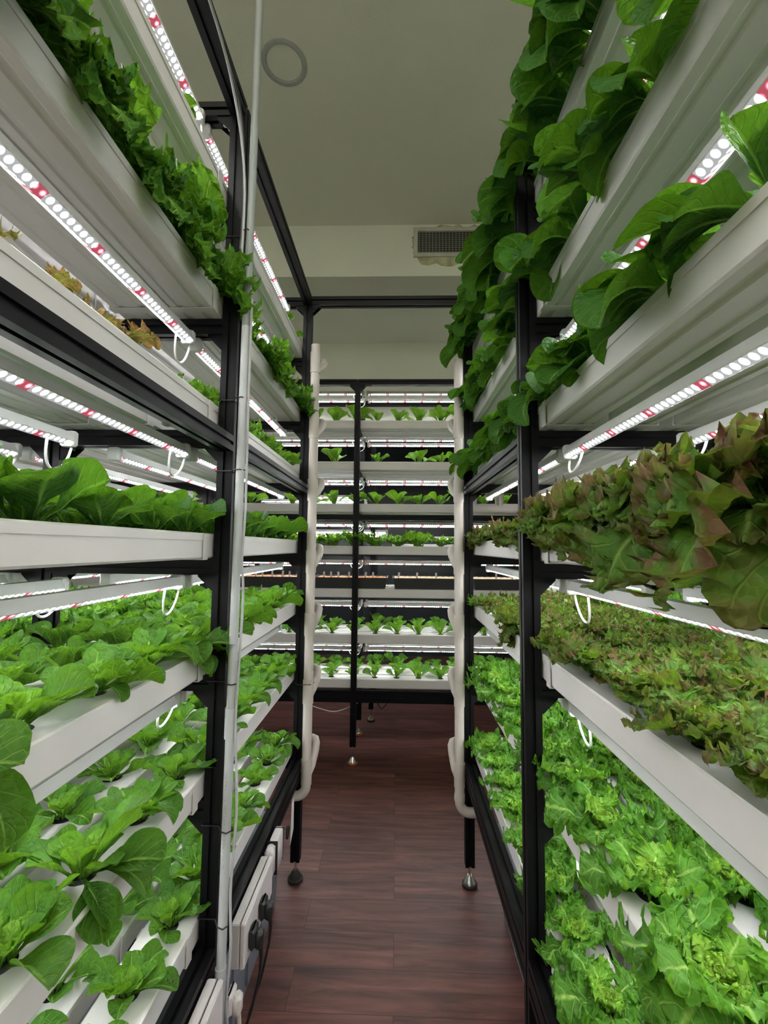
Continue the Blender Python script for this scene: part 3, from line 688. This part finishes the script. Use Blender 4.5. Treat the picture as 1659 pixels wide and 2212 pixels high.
# ------------------------------------------------------------------ lettuces
def leaf_arrays(kind, L, W, a0, bend, az, rng, base_r, inner, nt, ns, z0=0., side=0., fr=1., ra=1.):
    t = np.linspace(0, 1, nt); s = np.linspace(-1, 1, ns)
    if kind == 'curly': s = np.sign(s)*np.abs(s)**.72
    T, S = np.meshgrid(t, s, indexing='ij')
    a = a0-bend*t**1.35; dt = 1/(nt-1)
    x = base_r+L*np.concatenate([[0], np.cumsum((np.cos(a[1:])+np.cos(a[:-1]))/2*dt)]); z = z0+L*np.concatenate([[0], np.cumsum((np.sin(a[1:])+np.sin(a[:-1]))/2*dt)])
    sm = lambda v: np.clip(v, 0, 1)**2*(3-2*np.clip(v, 0, 1))
    if kind == 'smooth':
        wd = (.11+.89*sm((t-.18)/.47))*np.sqrt(np.clip(1-(np.clip(t-.64, 0, 1)/.365)**2.1, 0, 1))
    else:
        wd = (.13+.87*sm((t-.06)/.70))*np.sqrt(np.clip(1-(np.clip(t-.70, 0, 1)/.315)**2.8, 0, 1))
    wd = np.maximum(wd, .02)*W
    Wd = wd[:, None]*np.ones_like(S); A = np.abs(S)
    p1, p2, p3, p4 = rng.uniform(0, 2*PI, 4)
    if kind == 'smooth':
        cup = rng.uniform(.10, .60); f1 = rng.uniform(2.2, 4)
        N_ = cup*Wd*A**1.7 + rng.uniform(.05, .3)*Wd*A + .08*Wd*np.sin(f1*2*PI*T*.6+p1+S*2.)*A**1.5 + .03*W*np.sin(10*T+5*S+p2) + .014*W*np.sin(23*T-10*A+p3)*(1-A*.3) - .05*W*np.exp(-(A/.16)**2)
        Lx = S*Wd*(1-.16*cup); dT = 0
        Lx = Lx*(1+.03*np.sin(11*T+p4))
    else:
        cup = rng.uniform(-.05, .45); f1 = rng.uniform(2.6, 3.8)*fr; f2 = rng.uniform(7.5, 9.5)*fr; f3 = rng.uniform(17, 20)*fr
        sd = np.where(S < 0, p2, p3); ed = np.clip((A-.25)/.75, 0, 1); tip = np.clip((T-.78)/.22, 0, 1); grow = (.2+.8*np.clip(T/.35, 0, 1))*ra
        tc_ = T+.05*A
        N_ = cup*Wd*A**2 + grow*W*(.19*ed*np.sin(2*PI*f1*tc_+sd)+.20*ed**2*np.sin(2*PI*f2*tc_+2*sd)+.09*ed**4*np.sin(2*PI*f3*tc_+3*sd)) \
            + W*(.034*np.sin(26*T+9*S+p1)*np.sin(15*S+p4)+.045*np.sin(11*T+5*S+p2)) + tip*W*ra*(.10*np.sin(9*S+p1)+.07*np.sin(24*S+p2))
        saw = np.abs(((tc_*f3*1.15+sd) % 1)*2-1)
        jag = 1+ed**3*(.09*(saw-.5)+.05*np.sin(2*PI*f1*T+sd+1.)+.05*np.sin(2*PI*f2*T+sd))*(1-.5*tip)
        Lx = S*Wd*jag
        dT = W*ed**2*(.05*np.cos(2*PI*f1*tc_+sd)+.09*np.cos(2*PI*f2*tc_+2*sd)) + tip*(1-A)*W*.07*(np.abs(((S*5.2+p2) % 1)*2-1)-.3)
    roll = rng.uniform(-.55, .55)*T; Lx, N_ = Lx*np.cos(roll)-N_*np.sin(roll), Lx*np.sin(roll)+N_*np.cos(roll)
    ca, sa = np.cos(a)[:, None], np.sin(a)[:, None]
    X = x[:, None]-sa*N_+ca*dT; Zz = z[:, None]+ca*N_+sa*dT; Y = Lx+side*L*T**2
    tw = rng.uniform(-.35, .35); Yt = Y; Zz = Zz+np.sin(tw)*Y*T*.7
    c_, s_ = math.cos(az), math.sin(az)
    V = np.stack([X*c_-Yt*s_, X*s_+Yt*c_, Zz], -1).reshape(-1, 3)
    idx = np.arange(nt*ns).reshape(nt, ns); F = np.stack([idx[:-1, :-1], idx[1:, :-1], idx[1:, 1:], idx[:-1, 1:]], -1).reshape(-1, 4)
    C = np.stack([(S*.5+.5), T, np.full_like(S, inner), np.full_like(S, rng.uniform(0, 1))], -1).reshape(-1, 4)
    return V, F, C
def plant_mesh(name, mt, kind, seed, n=15, R_=.11, upr=1., nt=11, ns=7, hang=0, flat=False, wide=1., hl=1.25, fr=1., ra=1.):
    """a head of leaves: outer ones long and low, inner ones short and upright; hang = extra leaves leaning towards +x and over the edge"""
    rng = np.random.default_rng(seed); V = []; F = []; C = []; k0 = 0
    def put(*a_, **k_):
        nonlocal k0
        v, f, c = leaf_arrays(*a_, fr=fr, ra=ra, **k_); V.append(v); F.append(f+k0); C.append(c); k0 += len(v)
    for i in range(n):
        u = i/(n-1); az = i*2.39996+rng.uniform(-.3, .3); inner = u**1.2
        L_ = R_*(1.18-.75*u)*rng.uniform(.85, 1.15)
        a0 = math.radians((28+55*u)*upr+rng.uniform(-8, 10)); a0 = min(a0, math.radians(88))
        bend = math.radians((42-10*u)*rng.uniform(.5, 1.4)) if kind == 'smooth' else math.radians((50-5*u)*rng.uniform(.6, 1.4))
        if flat: bend *= 1.0
        W_ = L_*(.36 if kind == 'smooth' else .44)*rng.uniform(.85, 1.2)*wide
        put(kind, L_, W_, a0, bend, az, rng, .006+.008*(1-u), inner, nt, ns, z0=.0, side=rng.uniform(-.12, .12))
    if kind == 'curly':     # small frilled heart
        for i in range(5): put(kind, R_*.38, R_*.16, math.radians(rng.uniform(65, 88)), math.radians(35), i*1.3+rng.uniform(-.3, .3), rng, .004, 1., max(nt//2, 8), ns)
    else:
        for i in range(4): put(kind, R_*.30, R_*.11, math.radians(rng.uniform(60, 85)), math.radians(20), i*1.6+rng.uniform(-.3, .3), rng, .004, 1., 8, 5)
    for i in range(hang):
        az = rng.uniform(-1.25, 1.25); L_ = R_*hl*rng.uniform(.75, 1.35); put(kind, L_, L_*(.27 if kind == 'smooth' else .36)*rng.uniform(.85, 1.15), math.radians(rng.uniform(10, 62)), math.radians(rng.uniform(50, 135)), az, rng, .012, rng.uniform(0, .35), nt+4, ns, side=rng.uniform(-.2, .2))
    V = np.concatenate(V); F = np.concatenate(F); C = np.concatenate(C)
    me = bpy.data.meshes.new(name); me.vertices.add(len(V)); me.vertices.foreach_set('co', V.astype(np.float32).ravel())
    me.loops.add(F.size); me.loops.foreach_set('vertex_index', F.astype(np.int32).ravel()); me.polygons.add(len(F)); me.polygons.foreach_set('loop_start', np.arange(0, F.size, 4, dtype=np.int32))
    try: me.polygons.foreach_set('loop_total', np.full(len(F), 4, dtype=np.int32))
    except Exception: pass
    me.polygons.foreach_set('use_smooth', np.ones(len(F), dtype=bool)); me.update(calc_edges=True)
    at = me.color_attributes.new('leaf', 'FLOAT_COLOR', 'POINT'); at.data.foreach_set('color', C.astype(np.float32).ravel())
    me.materials.append(mt); return me
V_ = {}
def variants(key, count, *a, **k): V_[key] = [plant_mesh(key, *a, seed=i*17+hash_(key), **k) for i in range(count)]
def hash_(s): return sum(ord(c)*(i+3) for i, c in enumerate(s)) % 1000
variants('romaine', 8, M['romaine'], 'smooth', n=17, R_=.094, nt=16, ns=11)
variants('romaine_hang', 6, M['romaine'], 'smooth', n=15, R_=.092, nt=16, ns=11, hang=2, hl=1.1)
variants('dark', 6, M['darkromaine'], 'smooth', n=13, R_=.104, nt=16, ns=11, upr=1.15, wide=1.25)
variants('dark_hang', 8, M['darkromaine'], 'smooth', n=11, R_=.092, nt=16, ns=11, hang=8, upr=1.15, hl=1.25, wide=1.0)
variants('dark_over', 6, M['darkromaine'], 'smooth', n=9, R_=.096, nt=16, ns=11, hang=11, upr=1.1, hl=1.25, wide=.95)
variants('curly', 7, M['curly'], 'curly', n=13, R_=.090, nt=56, ns=17, wide=1.15)
variants('curly_hang', 6, M['curly'], 'curly', n=12, R_=.088, nt=56, ns=17, hang=2, wide=1.15, hl=1.1)
variants('curly_over', 6, M['curly'], 'curly', n=12, R_=.090, nt=56, ns=17, hang=9, fr=1.1, hl=1.1, wide=1.2)
variants('red', 7, M['redcurly'], 'curly', n=26, R_=.086, nt=60, ns=17, upr=1.15, fr=1.15, wide=1.1, ra=.68)
variants('red_hang', 6, M['redcurly'], 'curly', n=32, R_=.080, nt=60, ns=17, hang=14, upr=1.2, fr=1.1, wide=1.15, hl=1.1, ra=.68)
variants('brown', 4, M['tipburn'], 'curly', n=9, R_=.09, nt=50, ns=13, upr=1.3, fr=1.)
variants('young', 6, M['romaine'], 'smooth', n=8, R_=.085, nt=10, ns=6, upr=1.35, wide=1.1)
variants('youngcurly', 5, M['curly'], 'curly', n=9, R_=.085, nt=20, ns=11, upr=1.3)
cupb = MB()
cupb.lathe([(.014,-.045),(.0195,-.006),(.0212,-.0045),(.0212,-.0025),(.0185,-.0025),(.016,-.014)], (0,0,0), 16)
CUP = cupb.mesh('net_cup', M['black_plastic'], True)
KN = {'romaine': ('romaine_lettuce', 'green smooth-leaved lettuce', 'romaine'), 'dark': ('romaine_lettuce', 'dark green smooth-leaved lettuce', 'dark romaine'),
      'curly': ('curly_lettuce', 'bright green frilly lettuce', 'curly'), 'red': ('curly_lettuce', 'bronze-tinged frilly lettuce', 'bronze curly'), 'brown': ('curly_lettuce', 'small brown-edged frilly lettuce', 'brown-edged curly'),
      'young': ('young_lettuce', 'young upright green lettuce', 'young'), 'youngcurly': ('young_curly_lettuce', 'young frilly green lettuce', 'young curly')}
rp = random.Random(77)
def plant(key, x, y, z, rotz, scale, label, group, sc3=None, tilt=(0,0), cup=True, mesh=None):
    base = key.split('_')[0]; nm, _, _ = KN[base]
    t = thing(nm, label, 'lettuce', (x, y, z), group)
    q = mesh or rp.choice(V_[key]); o = link('leaves', q, t); o.rotation_euler = (tilt[0], tilt[1], rotz)
    o.scale = (scale, scale, scale) if sc3 is None else tuple(scale*i for i in sc3)
    if cup: link('net_cup', CUP, t)
    return t
# (side, tier, row) -> kind, chance of hanging, scale
PLAN = {}
for nm in ('left', 'right'):
    pass
def plan(nm, tier, rows, key, hkey=None, s=1., hfrac=0., zs=1., skip=0., ymin=.30, ymax=9, mixk=None):
    for r in rows: PLAN.setdefault((nm, tier, r), []).append((key, hkey, s, hfrac, zs, skip, ymin, ymax, mixk))
plan('left', 1, [0], 'romaine', 'romaine_hang', .62, .3, 1., .35)
plan('left', 2, [0], 'curly', 'curly_over', 1.12, 1., 1., ymax=1.15); plan('left', 2, [0], 'curly', 'curly_over', .95, .8, 1., ymin=1.16)
plan('left', 3, [0], 'brown', None, .60, 0, 1., .1, ymax=1.0); plan('left', 3, [0], 'curly', None, .72, 0, 1., ymin=1.0, ymax=1.75); plan('left', 3, [0], 'romaine', None, .8, 0, ymin=1.76)
plan('left', 4, [0, 1, 2], 'dark', None, .98, 0, 1.)
plan('left', 5, [0], 'romaine', 'romaine_hang', .92, .5); plan('left', 5, [1, 2], 'romaine', None, .84); plan('left', 5, [3, 4, 5], 'curly', None, 1.05)
plan('left', 6, [0], 'romaine', 'romaine_hang', .9, .35); plan('left', 6, [1, 2], 'romaine', None, .86)
plan('left', 7, [0], 'romaine', 'romaine_hang', .80, .25); plan('left', 7, [1, 2], 'romaine', None, .88)
plan('right', 1, [0], 'dark', 'dark_over', 1.28, 1.)
plan('right', 2, [0], 'dark', 'dark_hang', 1.08, 1.); plan('right', 2, [1], 'dark', None, .9, ymax=.95)
plan('right', 3, [0], 'dark', 'dark_over', 1.08, 1., ymin=.84); plan('right', 3, [0], 'dark', 'dark_hang', 1.02, .9, ymax=.83); plan('right', 3, [1], 'dark', None, .9)
plan('right', 4, [0], 'red', 'red_hang', 1.34, 1., 1.08, ymax=.98); plan('right', 4, [0], 'red', 'red_hang', .98, .7, ymin=.99); plan('right', 4, [1], 'red', None, 1.1); plan('right', 4, [2], 'red', None, 1.1, ymax=1.2)
plan('right', 5, [0], 'red', 'red_hang', .88, .2, ymax=1.95); plan('right', 5, [0], 'curly', 'curly_hang', .9, 1, ymin=1.96); plan('right', 5, [1], 'red', None, 1.0); plan('right', 5, [2], 'red', None, 1.0); plan('right', 5, [3, 4, 5], 'curly', None, 1.1)
plan('right', 6, [0], 'curly', 'curly_hang', .95, .4); plan('right', 6, [1, 2], 'curly', None, .95)
plan('right', 7, [0], 'curly', 'curly_hang', .88, .5); plan('right', 7, [1, 2], 'curly', None, .95)
V_['curly_hero'] = []
_rng = np.random.default_rng(3)
def hero_mesh(name, mt, kind, base_key, leaves, fr=1.):
    src = V_[base_key][0]; V = []; F = []; C = []; k0 = 0
    n = len(src.vertices); co = np.empty(n*3, np.float32); src.vertices.foreach_get('co', co); V.append(co.reshape(-1, 3))
    f = np.empty(len(src.loops), np.int32); src.loops.foreach_get('vertex_index', f); F.append(f.reshape(-1, 4))
    c = np.empty(n*4, np.float32); src.color_attributes['leaf'].data.foreach_get('color', c); C.append(c.reshape(-1, 4)); k0 = n
    for (L_, W_, a0, bend, az, inner, side) in leaves:
        v, f, c = leaf_arrays(kind, L_, W_, math.radians(a0), math.radians(bend), az, _rng, .01, inner, 46 if kind == 'curly' else 18, 19 if kind == 'curly' else 11, side=side, fr=fr)
        V.append(v); F.append(f+k0); C.append(c); k0 += len(v)
    V = np.concatenate(V); F = np.concatenate(F); C = np.concatenate(C)
    me = bpy.data.meshes.new(name); me.vertices.add(len(V)); me.vertices.foreach_set('co', V.astype(np.float32).ravel())
    me.loops.add(F.size); me.loops.foreach_set('vertex_index', F.astype(np.int32).ravel()); me.polygons.add(len(F)); me.polygons.foreach_set('loop_start', np.arange(0, F.size, 4, dtype=np.int32))
    me.polygons.foreach_set('use_smooth', np.ones(len(F), dtype=bool)); me.update(calc_edges=True)
    at = me.color_attributes.new('leaf', 'FLOAT_COLOR', 'POINT'); at.data.foreach_set('color', C.astype(np.float32).ravel())
    me.materials.append(mt); return me
HERO = {
 # (side, tier, row, index from the far end): leaves as (length, half width, rise angle, bend, azimuth, innerness, sideways)
 ('left', 2, 0, 7): hero_mesh('curly_hero', M['curly'], 'curly', 'curly_over', [(.19, .075, 78, 25, .9, .75, .0), (.17, .065, 66, 50, -.1, .6, 0), (.15, .055, 60, 70, -.6, .3, 0)], 1.35),
 ('left', 5, 0, 10): hero_mesh('romaine_trailing', M['romaine'], 'smooth', 'romaine_hang', [(.14, .030, 5, 105, .25, .0, .0), (.16, .024, 2, 120, -.35, .0, 0)]),
 ('left', 5, 0, 6): hero_mesh('romaine_trailing', M['romaine'], 'smooth', 'romaine_hang', [(.12, .034, 10, 90, .5, .1, .1), (.11, .032, 25, 60, -.7, .1, 0), (.10, .030, 5, 110, -.1, .1, 0)]),
 ('left', 6, 0, 8): hero_mesh('romaine_trailing', M['romaine'], 'smooth', 'romaine_hang', [(.15, .042, 62, 30, .2, .3, .0), (.12, .032, 25, 110, .1, .0, 0), (.12, .030, 12, 80, -.7, .0, 0)]),
 ('right', 4, 0, 10): hero_mesh('red_trailing', M['redcurly'], 'curly', 'red_hang', [(.13, .050, 25, 110, .2, .3, 0), (.12, .050, 8, 95, -.5, .1, 0), (.13, .045, 15, 120, .7, .1, 0), (.12, .05, 50, 120, 0, .2, 0)], 1.2),
 ('right', 4, 0, 9): hero_mesh('red_trailing', M['redcurly'], 'curly', 'red_hang', [(.13, .052, 15, 105, .3, .1, 0), (.12, .048, 5, 110, -.3, .2, 0), (.12, .045, 30, 120, .9, .1, 0)], 1.2),
 ('right', 3, 0, 6): hero_mesh('dark_trailing', M['darkromaine'], 'smooth', 'dark_hang', [(.20, .036, 10, 120, .3, .0, .3), (.13, .048, 65, 40, -.3, .4, 0)]),
 ('right', 3, 0, 5): hero_mesh('dark_trailing', M['darkromaine'], 'smooth', 'dark_hang', [(.16, .042, 10, 90, .2, .0, 0), (.14, .045, 75, 20, .4, .3, 0)]),
}
def in_view(x, y, z, r=.17):
    if y < .2: return False
    for dx in (-r, 0, r):
        for dy in (-r*.8, 0, r*.8):
            px, py = project(x+dx, max(y+dy, .12), z+.05)
            if -60 < px < 1720 and -60 < py < 2270: return True
    return False
RW = ['aisle-side row', 'second row in', 'third row in', 'fourth row in', 'fifth row in', 'sixth row in']
for (nm, tier, row), specs in PLAN.items():
    sgn, xf = (-1, XL) if nm == 'left' else (1, XR)
    x = chx(sgn, xf, row); z = BOT[tier]+.061; cnt = 0
    for iy, y in enumerate(SY):
        spec = [s_ for s_ in specs if s_[6] <= y <= s_[7]]
        if not spec or not in_view(x, y, z): continue
        key, hkey, s, hf, zs, skip, _, _, _ = spec[0]
        if rp.random() < skip: continue
        cnt += 1
        hang = hkey is not None and rp.random() < hf
        kk = hkey if hang else key; base = key.split('_')[0]
        hero = HERO.get((nm, tier, row, iy))
        face = PI if sgn > 0 else 0.        # hanging leaves lean to the aisle
        rot = face+rp.uniform(-.35, .35) if hang else rp.uniform(0, 2*PI)
        sc_ = s*rp.uniform(.86, 1.12)
        if hero: rot = face; sc_ = 1.28 if key == 'red' else 1.
        lab = '%s, %s rack\'s %s tier, %s, %s from far end' % (KN[base][1], nm, TIER[tier], RW[row], ORD[cnt-1])
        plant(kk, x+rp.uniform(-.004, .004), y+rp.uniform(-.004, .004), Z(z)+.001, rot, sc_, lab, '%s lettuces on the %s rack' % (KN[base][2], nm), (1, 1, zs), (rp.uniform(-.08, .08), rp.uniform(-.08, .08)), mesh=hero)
# cross rack plants
for k in (1, 2, 3, 4, 6, 7):
    for j, y in enumerate(BYC):
        cnt = 0
        if j == 1 and k < 6: continue
        for i, x in enumerate(BXP):
            x2 = x+(.08 if j == 1 else 0) - (.02 if j else 0)
            px, py = project(x2, y, BTOP[k]+.03)
            if not (330 < px < 1330): continue
            if px < 500 and k in (6, 7): continue
            if k < 6 and (j == 2 or rp.random() < .08): continue
            key = 'youngcurly' if k == 4 else 'young'; cnt += 1
            sc_ = rp.uniform(.8, 1.3)*(1.35 if k == 4 else 1.15 if k < 4 else .9)
            xx = BXP[i]
            plant(key, xx, y, Z(BTOP[k])+.002, rp.uniform(0, 6.28), sc_, '%s, cross rack\'s %s tier, %s row, %s from right end' % (KN[key][1], TIER[k], ('front', 'centre', 'rear')[j], ORD[cnt-1]),
                  '%s lettuces on the cross rack' % KN[key][2])
